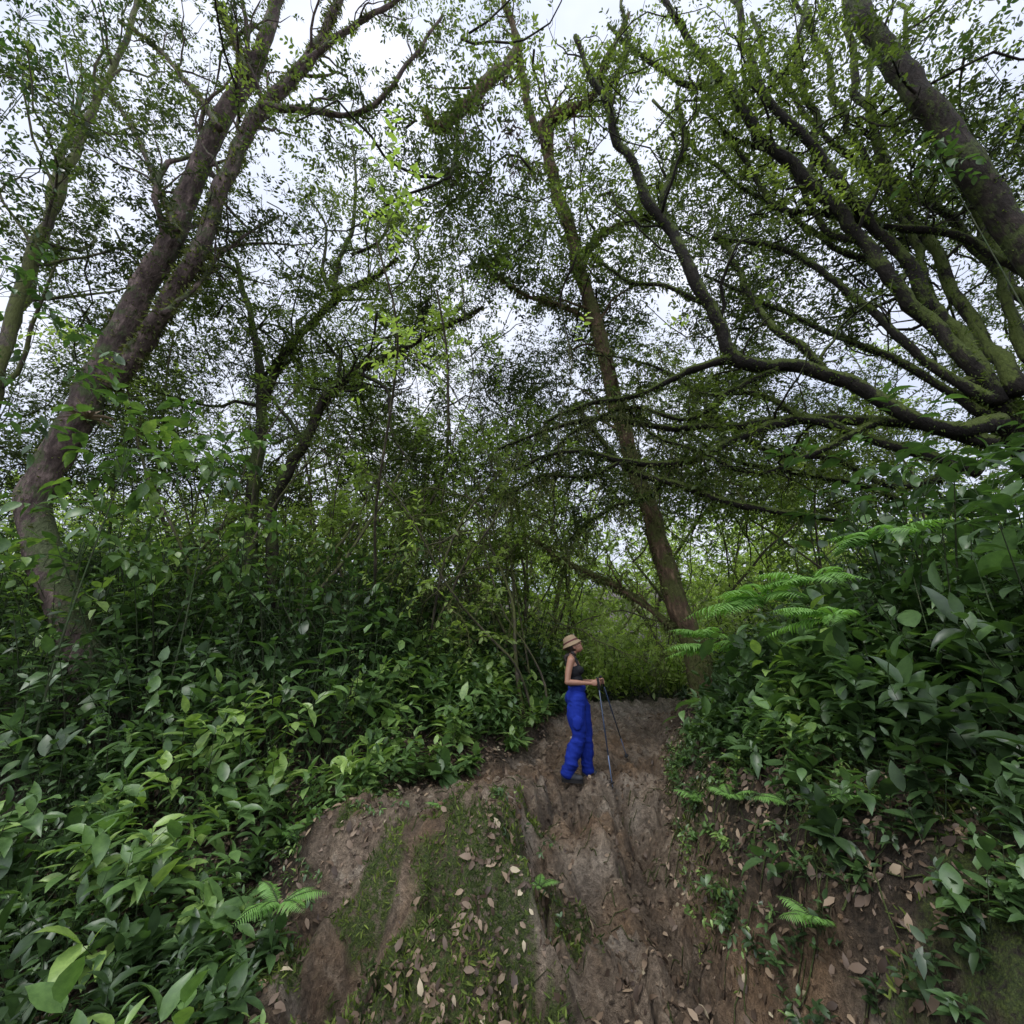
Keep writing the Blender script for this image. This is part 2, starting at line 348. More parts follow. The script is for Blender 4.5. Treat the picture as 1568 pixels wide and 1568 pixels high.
def grid_obj(name,Q):
    used=np.unique(Q); rm=np.full(len(V),-1); rm[used]=np.arange(len(used))
    A=Acc(); A.add(V[used],rm[Q],r=np.zeros(len(used))); ob=A.build(name,[MG])
    setattrs(ob,mud=mud[used],moss=moss[used],wet=CH.ravel()[used],pale=pale[used])  # wet: mask for the painted shade of channels, ruts and hole
fm=mud[Qd].mean(1)>.5
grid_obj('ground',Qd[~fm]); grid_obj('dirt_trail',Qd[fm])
# ------------------------------------------------------------------ trees
WS=.64
def limb(acc,spec,sides=10,rough=.18,mat=0,ground=None,n=8,ws=None,wobble=1.):
    P=[];R=[]; ws=WS if ws is None else ws
    for px,py,y,w in spec:
        p,d=W(px,py,y); P.append(p); R.append(w*.5/F*d*ws)
    if ground is not None:
        gx,gy=ground; g=np.array([gx,gy,H1(gx,gy)-.15]); P.insert(0,g); R.insert(0,R[0]*1.1)
    P=np.array(P); C=catmull(P,n); R=np.interp(np.linspace(0,len(P)-1,len(C)),np.arange(len(P)),R)
    wob=np.stack([fbm(C[:,2]*1.5+C[:,0],C[:,1]*1.5+C[:,0]*.9,s=91+i,o=3)-.5 for i in range(3)],-1)
    C=C+wob*np.clip(R*3,.1,.18)[:,None]*wobble
    tube(acc,C,R,sides,mat,rough); return C,R
A=Acc();tips=[]
C,R=limb(A,[(55,790,6.2,66),(108,665,6.1,64),(168,550,6.,62),(222,440,5.8,52),(275,330,5.6,46),(325,215,5.4,42),(385,105,5.1,34),(425,0,4.8,26),(450,-90,4.6,18)],16,.2,ground=(-5.3,6.3),n=10); grow(A,C,R,16,.2,tips,tmin=.45)
C2,R2=limb(A,[(172,590,5.9,40),(220,525,5.8,40),(262,460,5.6,38),(308,370,5.4,34),(352,265,5.3,32),(405,165,5.1,30),(470,90,4.9,26),(513,15,4.7,20),(545,-60,4.4,12)],12,.2,n=8);grow(A,C2,R2,14,.22,tips,tmin=.3)
for sp in ([(405,165,4.8,20),(470,170,4.7,15),(530,180,4.6,13),(590,145,4.5,11),(625,95,4.4,9),(680,20,4.3,6)],
           [(335,200,5,18),(290,130,5.2,13),(235,70,5.3,9),(180,30,5.4,6)],
           [(470,90,4.6,16),(530,45,4.5,13),(600,5,4.4,11),(650,-30,4.3,9)],
           [(265,350,5.2,16),(240,280,5.4,12),(200,190,5.5,9),(150,120,5.6,6)],
           [(250,480,5.2,14),(300,440,5.6,10),(345,380,6,8),(430,330,6.2,5)],
           [(380,120,4.7,18),(360,60,4.6,14),(330,0,4.5,10)]):
    C3,R3=limb(A,sp,8,.2);grow(A,C3,R3,8,.3,tips,tmin=.2);fuzz(A,C3,R3,700,.08,2)
fuzz(A,C,R,2000,.08,2);fuzz(A,C2,R2,3200,.09,2)
tipsprays(A,tips,.5,.45,11,.08)
p,_=W(135,640,5.9)
n=26;D=nrm(rng.normal(0,1,(n,3))*[1,1,.3]+[0,-.4,.45]);instance(A,TB,np.repeat(p[None],n,0),D,np.repeat(UP[None],n,0)+0*D,rng.uniform(.22,.4,n),.28,3,rng.uniform(.6,1,n))
A.build('tall_forest_tree',[B_tall,M_can,M_hang,M_dry])
A=Acc();tips=[]
for sp,g_ in (([(20,480,5.8,26),(60,370,5.8,22),(105,260,5.7,19),(150,150,5.6,15),(200,30,5.5,11),(215,-40,5.4,8)],(-7.5,5.9)),
          ([(-20,640,7.,30),(10,520,7,22),(60,400,7,18),(90,250,7,14),(130,130,7,10)],(-9.6,7.0))):
    C,R=limb(A,sp,8,.15,ground=g_);grow(A,C,R,14,.25,tips,tmin=.25)
tipsprays(A,tips,1.5,.5,12,.10)
A.build('slender_tree',[B_thin,M_can])
A=Acc();tips=[]
C,R=limb(A,[(415,790,8,26),(440,735,8,26),(472,665,8,24),(500,605,7.9,24),(545,568,7.8,20),(610,535,7.6,17),(680,500,7.4,12),(740,470,7.2,7)],10,.25,ground=(-4.0,8.1));grow(A,C,R,16,.25,tips,tmin=.35,up=.4);fuzz(A,C,R,1800,.08,2)
C,R=limb(A,[(385,775,8.6,28),(400,690,8.6,26),(402,610,8.6,24),(392,530,8.6,17),(375,450,8.5,13),(365,400,8.5,9)],10,.2,ground=(-4.9,8.7));grow(A,C,R,10,.25,tips,tmin=.4)
C,R=limb(A,[(402,620,8.6,20),(425,560,8.4,20),(460,510,8.2,18),(515,455,8.0,15),(570,425,7.9,12),(610,395,7.8,7)],10,.2);grow(A,C,R,10,.4,tips,tmin=.3,up=.5);fuzz(A,C,R,1200,.08,2)
for sp in ([(513,455,8,12),(520,405,7.9,11),(540,345,7.8,9),(545,280,7.8,7),(538,215,7.8,4)],[(518,455,8,9),(495,420,8,8),(500,350,8,6),(470,300,8,4)],
           [(545,570,7.8,12),(590,600,7.5,9),(600,660,7.4,8),(640,720,7.3,5)],[(540,390,7.8,8),(580,370,7.7,7),(605,330,7.7,5)]):
    C,R=limb(A,sp,7,.15);grow(A,C,R,9,.35,tips,tmin=.2)
tipsprays(A,tips,.6,.45,11,.085)
A.build('forest_tree',[B_dark,M_can,M_hang])
A=Acc();tips=[]
C,R=limb(A,[(1085,1070,7.0,50),(1058,985,7.,46),(1022,880,7.,38),(992,780,7.,34),(966,700,7.,30),(940,600,6.9,28),(913,500,6.7,26),(884,400,6.5,24),(858,300,6.3,22),(838,225,6.1,20)],14,.2,ground=(3.0,7.0),n=10,ws=.8)
grow(A,C,R,16,.14,tips,tmin=.5);fuzz(A,C,R,3600,.075,2)
for sp in ([(838,230,6.1,24),(835,195,5.9,30),(868,172,5.7,22),(905,150,5.5,16),(930,90,5.2,12),(960,20,5,8)],
           [(845,240,6.1,14),(815,185,6,14),(800,120,5.8,16),(790,60,5.6,14),(770,0,5.4,9)],
           [(795,75,5.6,16),(758,118,5.5,24),(715,160,5.5,22),(672,196,5.5,20),(650,170,5.5,8)],
           [(880,400,6.5,12),(920,360,6.6,9),(960,340,6.7,7),(1010,330,6.8,5)],
           [(912,500,6.7,12),(860,470,6.5,9),(800,450,6.4,7),(740,400,6.3,4)],
           [(1030,960,7.,14),(985,925,7.3,13),(930,890,7.6,11),(875,865,7.8,10),(820,825,8,6)]):
    C3,R3=limb(A,sp,9,.3,ws=.8);grow(A,C3,R3,9,.3,tips,tmin=.2);fuzz(A,C3,R3,900,.09,2,1.0);drape(A,C3,26,.35,2)
for (a,b,y) in ((690,195,5.5),(735,160,5.5),(770,110,5.5),(835,215,6),(700,250,5.6),(745,275,5.7),(820,260,6),(780,200,5.7),(875,215,5.8),(715,215,5.5),(690,270,5.6),(790,250,5.8)):
    p,_=W(a,b,y);n=70
    P=p+rng.normal(0,.1,(n,3));D=nrm(rng.normal(0,.6,(n,3))-UP*.7)
    instance(A,TM,P,D,rng.normal(0,1,(n,3)),rng.uniform(.1,.24,n),.45,3,rng.random(n)*.4)
tipsprays(A,tips,.5,.45,11,.085)
A.build('trailside_tree',[B_mid,M_can,M_hang,M_dry])
A=Acc();tips=[]
C,R=limb(A,[(1660,840,5,110),(1610,720,5,95),(1540,630,4.9,70),(1480,580,4.8,40)],14,.3,ground=(6.6,4.9));fuzz(A,C,R,2500,.09,2)
lims=[
 [(1530,650,4.7,40),(1430,650,4.7,28),(1350,610,4.8,28),(1280,575,4.9,28),(1200,558,5,26),(1130,550,5,28),(1085,470,4.9,24),(1040,375,4.8,22),(990,290,4.7,20),(950,215,4.6,16),(915,140,4.4,13),(880,60,4.2,9)],
 [(1530,610,4.7,34),(1410,480,4.8,26),(1330,365,4.8,24),(1235,275,4.8,24),(1160,190,4.6,20),(1110,120,4.5,17),(1050,50,4.4,13),(1000,-20,4.3,9)],
 [(1520,600,4.7,30),(1450,480,4.8,24),(1395,400,4.9,22),(1300,300,4.8,20),(1225,205,4.6,18),(1165,125,4.5,15),(1130,20,4.4,12),(1120,-60,4.4,9)],
 [(1560,600,4.6,34),(1490,490,4.9,24),(1420,370,5,20),(1350,240,5,17),(1310,120,4.8,14),(1290,0,4.6,11)],
 [(1520,680,4.7,32),(1390,645,5,24),(1300,640,5.2,22),(1200,645,5.4,20),(1120,672,5.5,18),(1040,705,5.6,16),(960,700,5.7,13),(880,690,5.8,11),(790,715,5.9,7)],
 [(1500,720,4.8,24),(1330,668,5.1,18),(1230,640,5.3,18),(1120,650,5.6,16),(1020,650,5.8,14),(930,635,6,11),(860,650,6,9),(760,690,6.2,6)],
 [(1600,430,4.4,20),(1470,360,4.6,16),(1370,345,4.8,14),(1290,330,5,13),(1200,322,5.1,12),(1160,280,5.2,10),(1110,210,5.3,7)],
 [(1300,800,5,12),(1140,772,5.3,16),(1050,742,5.6,15),(970,712,5.8,13),(920,665,6,10),(880,610,6.1,6)],
 [(1130,550,5,20),(1060,570,5.2,15),(990,600,5.4,12),(900,615,5.6,10),(830,650,5.8,7)],
 [(1280,578,4.9,18),(1180,500,5.2,13),(1130,420,5.4,11),(1100,350,5.5,8)],
 [(1035,370,4.8,16),(1015,300,4.9,14),(1050,230,5,12),(1040,150,5,8)],
 [(1520,610,4.6,26),(1420,560,4.8,18),(1330,480,5,15),(1250,400,5.2,13),(1180,370,5.4,10),(1090,360,5.5,7)],
 [(1580,560,4.6,26),(1540,440,4.7,18),(1500,330,4.9,15),(1440,220,5,12),(1400,130,5,9),(1380,0,5,7)],
 [(1520,630,4.8,20),(1380,560,5.2,15),(1290,520,5.5,12),(1200,470,5.8,10),(1080,420,6,6)],
 [(1520,700,4.8,20),(1370,740,5.2,14),(1280,700,5.5,12),(1180,690,5.8,10),(1100,640,6,7)],
 [(950,215,4.6,12),(930,150,4.6,10),(960,80,4.6,8),(950,0,4.5,6)],
 [(1235,275,4.8,16),(1250,190,4.8,12),(1220,100,4.8,10),(1235,0,4.8,8)],
 [(1110,120,4.5,14),(1060,130,4.7,11),(990,90,4.8,9),(930,40,4.9,6)],
 [(1600,520,5.2,26),(1500,380,5.4,18),(1400,300,5.5,15),(1290,230,5.6,12),(1180,110,5.6,9),(1150,20,5.6,7)],
 [(1560,640,5.4,24),(1460,520,5.6,16),(1350,430,5.8,13),(1210,330,6,11),(1100,260,6.1,8),(1000,150,6.1,6)],
 [(1230,640,5.3,14),(1160,600,5.6,10),(1080,600,5.9,8),(1000,560,6.2,6),(900,540,6.4,4)],
 [(1040,705,5.6,12),(1000,760,5.8,9),(930,780,6,7),(870,830,6.2,5)],
 [(960,700,5.7,10),(900,730,5.9,8),(830,730,6,7),(770,760,6.1,5)],
 [(1440,470,4.8,16),(1380,330,5,13),(1290,180,5,11),(1260,80,5,9),(1200,-20,5,7)],
 [(1330,365,4.8,14),(1260,340,5,12),(1200,250,5.1,10),(1130,220,5.2,8),(1080,170,5.2,6)],
 [(1085,470,4.9,12),(1020,440,5.1,9),(960,430,5.3,7),(890,380,5.5,5)],
 [(1560,760,5.2,20),(1440,780,5.5,14),(1330,740,5.8,12),(1220,720,6.1,10),(1120,700,6.4,8),(1040,650,6.6,5)],
 [(1480,560,5.4,18),(1400,420,5.7,13),(1370,280,5.8,10),(1330,160,5.8,8),(1340,60,5.8,6)],
 [(1200,558,5,14),(1120,600,5.2,12),(1050,640,5.4,10),(960,620,5.6,8),(880,660,5.8,6),(820,720,5.9,4)],
 [(1350,640,5,16),(1250,690,5.1,13),(1150,720,5.2,11),(1080,690,5.4,9),(1000,660,5.6,7),(940,600,5.7,5)]]
for i,sp in enumerate(lims):
    C,R=limb(A,sp,10 if i<4 else 8,.32,ws=.74,wobble=1.6);grow(A,C,R,11,.2,tips,tmin=.2,up=.25,wig=.38,maxr=.015)
    fuzz(A,C,R,1300,.05,2,.4)
    if i in(4,5,7,8,20,21,22,28,29): drape(A,C[len(C)//2:],80,.42,3)
    else: drape(A,C[len(C)//3:],24,.2,3,.03)
tipsprays(A,tips,.27,.42,11,.08)
A.build('mossy_branching_tree',[B_moss,M_can,M_moss,M_hang])
A=Acc();tips=[]
C,R=limb(A,[(1750,640,4.1,60),(1650,480,4.1,56),(1568,365,4.1,54),(1480,250,4,50),(1400,140,3.9,44),(1340,50,3.8,38),(1290,-60,3.7,30)],14,.2,ground=(6.2,4.1),ws=.74);grow(A,C,R,10,.14,tips,tmin=.5)
fuzz(A,C,R,2500,.05,2)
tipsprays(A,tips,.5,.5,11,.10)
A.build('dark_trunk_tree',[B_dark,M_can,M_moss])
A=Acc();tips=[]
for i in range(215):
    y=rng.uniform(8.5,20); x=rng.uniform(-1.2,1.2)*y*.9; r0=rng.choice([.02,.035,.055,.09],p=[.4,.3,.2,.1]); hh=rng.uniform(4,10)
    if i<45: y=rng.uniform(7.6,11); x=rng.uniform(-6.2,.6); r0=rng.uniform(.02,.045); hh=rng.uniform(4.5,7.5)
    if 1.2<x<5 and y<11: continue
    z=H1(x,y)-.1
    lean=rng.normal(0,.28,2)
    m=8;pts=[np.array([x,y,z])];d=nrm(np.array([lean[0],lean[1],1.]))
    for j in range(m): d=nrm(d+rng.normal(0,.17,3)*[1,1,.3]); pts.append(pts[-1]+d*hh/m)
    pts=catmull(np.array(pts),3); rr=r0*np.linspace(1,.35,len(pts)); tube(A,pts,rr,6,0,.15)
    grow(A,pts,rr,5,.22,tips,tmin=.3,maxl=2)
for i in range(90):
    y=rng.uniform(6.5,14); x=rng.uniform(-1.,1.)*y*.8; z=rng.uniform(2.2,7.5)
    if i<20: x=rng.uniform(-1.8,1.2);y=rng.uniform(6.8,9);z=rng.uniform(2.9,4.6)
    if abs(x)<1.2 and y<8 and z<4: z+=1.
    d=nrm(rng.normal(0,1,3)*[1,.5,.5]+[0,0,.3]); pts=[np.array([x,y,z])]; l=rng.uniform(1.5,4)
    for j in range(9): d=nrm(d+rng.normal(0,.28,3)-UP*.08); pts.append(pts[-1]+d*l/9)
    pts=catmull(np.array(pts),2); rr=rng.uniform(.008,.025)*np.linspace(1,.3,len(pts)); tube(A,pts,rr,5,0,.2)
    fuzz(A,pts,rr,140,.05,2,.9); grow(A,pts,rr,4,.3,tips,maxl=1); drape(A,pts,10 if i>=20 else 24,.35 if i>=20 else .5,2)
tipsprays(A,tips,.38,.5,10,.11)
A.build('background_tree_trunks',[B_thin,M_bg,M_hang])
# ------------------------------------------------------------------ canopy
def clusters(n,xr,yr,zr,scale,thr,s,vis=1.1,keep=None):
    P=np.stack([rng.uniform(*xr,n*8),rng.uniform(*yr,n*8),rng.uniform(*zr,n*8)],-1)
    k=fbm(P[:,0]*scale,P[:,1]*scale,P[:,2]*scale,s=s,o=3)
    P=P[k>thr+rng.normal(0,.025,len(P))]
    P=P[np.abs(P[:,0])<P[:,1]*vis+P[:,2]*.5+1]
    if keep is not None: P=P[keep(P)]
    return P[:n]
A=Acc()
def ck(P):
    x,y,z=P.T; k=((z>8.8)|(y>7.6))&((z<11.)|(y<8))
    k&=~((y<6.6)&(x<-1.8)&(rng.random(len(x))<.66))      # crown gap round the tall tree
    k&=~((y<6.6)&(x>-.6)&(x<2.6)&(rng.random(len(x))<.4)) # gap over the trail
    return k
C=clusters(2950,(-13,13),(3.8,12.),(5.8,13.),.55,.485,5,keep=ck)
k=9;S=len(C)*k
D=nrm(rng.normal(0,1,(S,3))*[1,1,.55]+[0,0,.1]);P=np.repeat(C,k,0)+D*rng.uniform(0,.25,(S,1))
cb=np.clip(fbm(C[:,0]*.4,C[:,1]*.4,C[:,2]*.4,s=13,o=2)*1.8-.4+rng.normal(0,.16,len(C)),0,1)
sprays(A,P,D,rng.uniform(.25,.6,S),10,.09,droop=.25,rb=np.repeat(cb,k),twr=.004,seg=2)
for i in range(450):
    c=C[rng.integers(len(C))]; d=nrm(rng.normal(0,1,3)); l=rng.uniform(1.5,4); pts=[c]
    for j in range(8): d=nrm(d+rng.normal(0,.28,3)); pts.append(pts[-1]+d*l/8)
    pts=np.array(pts); tube(A,pts,rng.uniform(.008,.03)*np.linspace(1,.3,9),5,0)
A.build('forest_canopy',[B_dark,M_can])
A=Acc()
C=clusters(1900,(-22,22),(9.5,20),(1.2,7.),.45,.47,15)
k=6;S=len(C)*k
D=nrm(rng.normal(0,1,(S,3))*[1,1,.6]);P=np.repeat(C,k,0)+D*.15
cb=np.clip(fbm(C[:,0]*.35,C[:,1]*.35,C[:,2]*.5,s=19,o=2)*1.9-.35+rng.normal(0,.12,len(C)),0,1)
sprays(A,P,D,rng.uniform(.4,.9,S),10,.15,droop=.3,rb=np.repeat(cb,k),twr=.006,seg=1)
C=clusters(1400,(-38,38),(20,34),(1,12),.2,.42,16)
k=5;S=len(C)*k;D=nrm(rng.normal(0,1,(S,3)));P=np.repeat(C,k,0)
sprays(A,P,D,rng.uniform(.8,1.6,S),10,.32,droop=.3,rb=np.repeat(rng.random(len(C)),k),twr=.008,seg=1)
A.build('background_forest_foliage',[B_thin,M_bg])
# ------------------------------------------------------------------ shrubs
def shrubs(A,n,xr,yr,hfun,ll,stems,nl,tm=TB,mat=1,wid=1.,mind=0.05,keep=None,spread=1.0,rbb=0.,t0=.3,lean=.36):
    x=rng.uniform(*xr,n);y=rng.uniform(*yr,n)
    xl=f_xl(y);xr_=f_xr(y)
    s=np.where(x<(xl+xr_)/2,xl-x,x-xr_)
    s=np.where(y>10.5,3.,s)
    ok=(s>mind)&(np.hypot(x,y)>1.9)
    if keep is not None: ok&=keep(x,y)
    x=x[ok];y=y[ok];s=s[ok]
    h=hfun(x,y,s)*rng.uniform(.55,1.1,len(x)); g=h>.1; x=x[g];y=y[g];h=h[g]
    z=H(x,y)-.02; P=np.repeat(np.stack([x,y,z],-1),stems,0); S=len(P); hh=np.repeat(h,stems)*rng.uniform(.6,1.1,S)
    D=nrm(rng.normal(0,lean,(S,3))*[1,1,0]+UP)
    rb=np.clip(np.repeat(fbm(x*.8,y*.8,s=71,o=2)*1.5-.42+rng.normal(0,.2,len(x))+rbb,stems),0,1)
    sprays(A,P,D,hh,nl,ll,tm=tm,droop=.12,t0=t0,spread=spread,mat=mat,twr=.006,twmat=0,wid=wid,rb=rb,upn=.25,spiral=True,jit=.22,ldroop=.08)
A=Acc()
hf=lambda x,y,s: np.minimum(.2+.5*s,I(y,[1.5,2.5,3.5,5],[.3,.45,.75,1.2]))
shrubs(A,110,(-4.6,-1.0),(1.7,5.),hf,.13,3,8,wid=.85)
shrubs(A,300,(-4.6,-1.0),(1.7,5.),lambda x,y,s:hf(x,y,s)*.8,.065,3,9,wid=.8,rbb=.05)
shrubs(A,30,(-4.2,-1.2),(1.8,3.6),hf,.18,2,6,wid=1.05,mind=.3,rbb=.05)
shrubs(A,80,(-4.6,-1.3),(3.2,5.2),lambda x,y,s:hf(x,y,s)*1.35,.2,2,8,wid=.9,mind=.4,rbb=.2,t0=.6)
A.build('broadleaf_undergrowth',[M_stem,M_shrub])
A=Acc()
hl=lambda x,y,s: np.minimum(.3+.9*s,I(y,[4.5,6,7.5,10,14],[1.2,2.0,2.8,3.1,3.2]))
shrubs(A,220,(-9,0.),(4.6,7.5),hl,.14,4,11,tm=TM,rbb=-.05)
shrubs(A,100,(-8,-.6),(4.8,7.5),hl,.23,3,9,tm=TM,rbb=.2,t0=.55)
shrubs(A,380,(-12,1.6),(7,11.),hl,.17,4,11,tm=TM,rbb=.2)
shrubs(A,300,(-2.5,1.8),(6.5,11.),lambda x,y,s:np.minimum(.25+.6*s,1.7),.12,4,10,tm=TM,rbb=.05)
shrubs(A,130,(-8,1.2),(6.5,10.),lambda x,y,s:np.minimum(.25+.9*s,3.4),.2,2,9,tm=TM,rbb=.55,t0=.7)
A.build('understory_shrub',[M_stem,M_shrub])
A=Acc()
hr=lambda x,y,s: np.where(s<.45,0.0,np.minimum(.15+.8*(s-.4),I(y,[1.5,3,5,8,11],[1.1,1.5,2.1,2.4,2.6])))
hr2=lambda x,y,s: np.minimum(.1+.6*s,I(y,[5.5,7,11],[.7,1.5,2.2]))
kp=lambda x,y:~((x<2.6)&(y<2.4))
shrubs(A,240,(1.7,5.5),(2.1,6.),hr,.14,4,9,keep=kp,rbb=-.1)
shrubs(A,80,(2.0,5.5),(2.1,5.),hr,.22,3,8,keep=kp,wid=.95,rbb=.05,t0=.5)
shrubs(A,300,(2.4,12),(5.4,11.),hr2,.16,4,10,tm=TM,rbb=.05,keep=lambda x,y:np.hypot(x-2.95,y-6.6)>.45)
shrubs(A,600,(1.3,4.5),(2.0,6),lambda x,y,s:np.where(s<.12,0,.15+.2*s),.06,3,8,rbb=.05,tm=TM)
shrubs(A,80,(1.5,4.),(2.0,4.),lambda x,y,s:np.where(s<.3,0,.25+.25*s),.12,2,7,rbb=.1)
A.build('bank_shrub',[M_stem,M_shrub])
A=Acc()
shrubs(A,420,(-16,18),(11,18),lambda x,y,s:1.8+0*x,.2,4,10,tm=TM,rbb=.3)
shrubs(A,80,(1.,4.2),(9.3,11),lambda x,y,s:1.4+0*x,.16,4,10,tm=TM,rbb=.6,mind=-9)
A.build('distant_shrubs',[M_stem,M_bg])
def sapling(px,py,y,n,ll,rbase,sp=.35,L=.4,nl=7):
    A=Acc();p,_=W(px,py,y); b=np.array([p[0]+rng.uniform(-.2,.2),p[1]+.2,0]);b[2]=H1(b[0],b[1])-.05
    pts=catmull(np.array([b,b*.6+p*.4+rng.normal(0,.1,3),p]),6);tube(A,pts,np.linspace(.014,.005,len(pts)),6,0,.1)
    P=p+rng.normal(0,sp,(n,3))*[1,.7,.7];D=nrm(P-p+UP*.15+rng.normal(0,.2,(n,3)))
    for q in P[::2]: tube(A,catmull(np.array([p-UP*.3,(p+q)/2-UP*.05,q]),3),np.full(7,.004),4,0,cap=False)
    sprays(A,P,D,L*rng.uniform(.6,1.2,n),nl,ll,tm=TB,droop=.35,mat=1,twr=.004,rb=np.clip(rbase+rng.normal(0,.12,n),0,1),upn=.3)
    A.build('sapling',[M_stem,M_shrub])
for a in ((200,690,4.6,24,.2,.75),(330,700,5.4,20,.18,.6),(40,560,4.2,20,.16,.5),(0,430,4.4,26,.14,.45),(50,120,4.2,38,.11,.3),(-10,260,4.2,34,.11,.25),(130,20,4.4,30,.10,.25),(40,20,4.4,38,.10,.3),
          (1500,760,3.6,22,.2,.35),(1400,720,4.,18,.18,.4),(1300,780,4.6,20,.18,.4),(1540,880,3.,16,.2,.4),(1430,230,3.8,7,.14,.6),(1500,80,4.,20,.10,.1),
          (1250,1000,4.2,16,.2,.5),(1510,1200,2.9,7,.16,.8),(130,830,5.4,22,.2,.7),(380,830,6.6,20,.2,.75)):
    sapling(*a)
# ------------------------------------------------------------------ ferns
def fern(pts_,n,L,tilt=.5,az=None):
    A=Acc()
    for (x,y,z) in pts_:
        for i in range(n):
            a=rng.uniform(0,6.28) if az is None else rng.uniform(*az); d=nrm(np.array([math.cos(a),math.sin(a),tilt+rng.uniform(0,.5)])); l=L*rng.uniform(.7,1.1)
            t=np.linspace(0,1,26)[:,None]; C=np.array([x,y,z])+d*l*t-UP*(t**2)*l*.45
            tube(A,C,.004*(1.1-t[:,0]),4,0,cap=False)
            T=nrm(np.gradient(C,axis=0)); s=nrm(np.cross(T,UP)); nn=np.cross(s,T)
            tt=t[3:,0]; sc=l*.22*np.sin(np.pi*np.clip(tt,.06,.985)**.75)
            for sg in(-1,1):
                instance(A,TM,C[3:],nrm(s[3:]*sg+T[3:]*.35-UP*.1),nn[3:],sc,.34,1,np.clip(rng.normal(.5,.2,len(tt)),0,1))
    return A.build('fern_plant',[M_stem,M_fern])
def g(x,y,dz=0.): return (x,y,H1(x,y)+dz)
fern([g(-1.45,3.4,.25)],8,.38)
fern([g(2.45,4.2,1.0)],11,.8,.2,(2.2,5.2))
fern([g(2.6,3.6,1.05)],9,.65,.2,(2.4,5.4))
fern([g(2.2,4.8,.7)],9,.65,.3,(2.2,5.2))
fern([g(3.2,3.6,1.25)],9,.65,.2,(2.8,5.4))
fern([g(2.3,3.1,.8)],8,.5,.2,(2.4,5.4))
fern([g(2.5,5.6,.9)],9,.7,.3,(2.2,5.2))
for q in((1.6,4.3,.3),(1.75,3.2,.28),(1.6,3.7,.28),(2.1,4.,.4),(1.95,2.8,.3),(1.85,5.2,.35),(2.3,3.2,.4),(-1.9,4.6,.35),(-.95,5.6,.35),(2.5,2.6,.35),(1.5,2.7,.25),(.2,3.95,.2),(-.55,3.95,.16)): fern([g(q[0],q[1],.02)],7,q[2])
# ------------------------------------------------------------------ litter, clods, moss sprigs, rootlets
A=Acc()
n=52000;x=rng.uniform(-4,5,n);y=rng.uniform(2.1,9,n);
xl=f_xl(y);xr_=f_xr(y);ins=(x>xl)&(x<xr_)
pr=np.where(ins,I(y,[2,3.2,3.7,5,6,9],[1.,.9,.3,.12,.08,.06])*(.15+2.0*sstep(.35,.7,vnoise(x*2.5,y*2.5,s=8))),.8)
ok=rng.random(n)<pr;x=x[ok];y=y[ok];z=H(x,y);e=.02
nx_=(H(x-e,y)-H(x+e,y))/(2*e);ny_=(H(x,y-e)-H(x,y+e))/(2*e);nn=nrm(np.stack([nx_,ny_,np.ones_like(x)],-1))
n=len(x);d=rng.normal(0,1,(n,3));d=nrm(d-nn*(d*nn).sum(1)[:,None])+nn*rng.uniform(-.1,.5,(n,1))
instance(A,TM,np.stack([x,y,z],-1)+nn*.008,d,nn+rng.normal(0,.45,(n,3)),rng.uniform(.012,.08,n),rng.uniform(.8,1.2),0,np.clip(rng.normal(.4,.27,n),0,1))
A.build('leaf_litter',[M_dry])
A=Acc()
n=10000;x=rng.uniform(-1.8,3,n);y=rng.uniform(2.4,8.5,n);k=(x>f_xl(y))&(x<f_xr(y)+.4)&(vnoise(x*3,y*3,s=80)>.4)
x=x[k];y=y[k];n=len(x);instance(A,TC,np.stack([x,y,H(x,y)],-1),rng.normal(0,1,(n,3)),rng.normal(0,1,(n,3)),np.abs(rng.normal(0,.018,n))+.005,1.,0,rng.random(n))
ob=A.build('mud_clods',[MG]);setattrs(ob,mud=np.ones(A.n),moss=np.zeros(A.n),wet=np.zeros(A.n),pale=np.zeros(A.n))
A=Acc()
n=120000;x=rng.uniform(-2.2,4,n);y=rng.uniform(2.3,6.8,n)
xr_=f_xr(y);bk=(x>xr_+.05)&(x<xr_+1.5)
k=fbm(x*3.2,y*3.2,s=61,o=5)
ok=(bk&(k>.49)&(rng.random(n)<.6))|(mossval(x,y)>.61)
x=x[ok];y=y[ok];P=np.stack([x,y,H(x,y)],-1);n=len(x)
d=nrm(rng.normal(0,.7,(n,3))+UP*.8-np.array([0,.3,0]))
instance(A,TS,P,d,rng.normal(0,1,(n,3)),rng.uniform(.015,.055,n),.6,0,np.clip(fbm(x*9,y*9,s=5,o=2)*1.6-.3+rng.normal(0,.2,n),0,1))
A.build('moss_patch',[M_moss])
A=Acc()
n=3200;x=rng.uniform(-2.0,4,n);y=rng.uniform(2.5,7,n);xr_=f_xr(y)
k=fbm(x*1.8,y*1.8,s=66,o=3)
ok=((x>xr_+.05)&(x<xr_+1.6)&(k>.4))|((x>-1.8)&(x<.3)&(y<4.4)&(y>3.)&(k>.52))|((np.hypot(x+.45,y-3.95)<.45)&(k>.40))|(np.hypot(x-.15,y-3.75)<.24)
P=np.stack([x,y,H(x,y)],-1)[ok];S=len(P)
sprays(A,P,nrm(rng.normal(0,.5,(S,3))+UP-np.array([0,.3,0])),rng.uniform(.06,.2,S),7,.042,tm=TM,droop=.3,mat=1,twr=.002,spiral=True,upn=.3)
A.build('seedlings',[M_stem,M_shrub])
A=Acc()
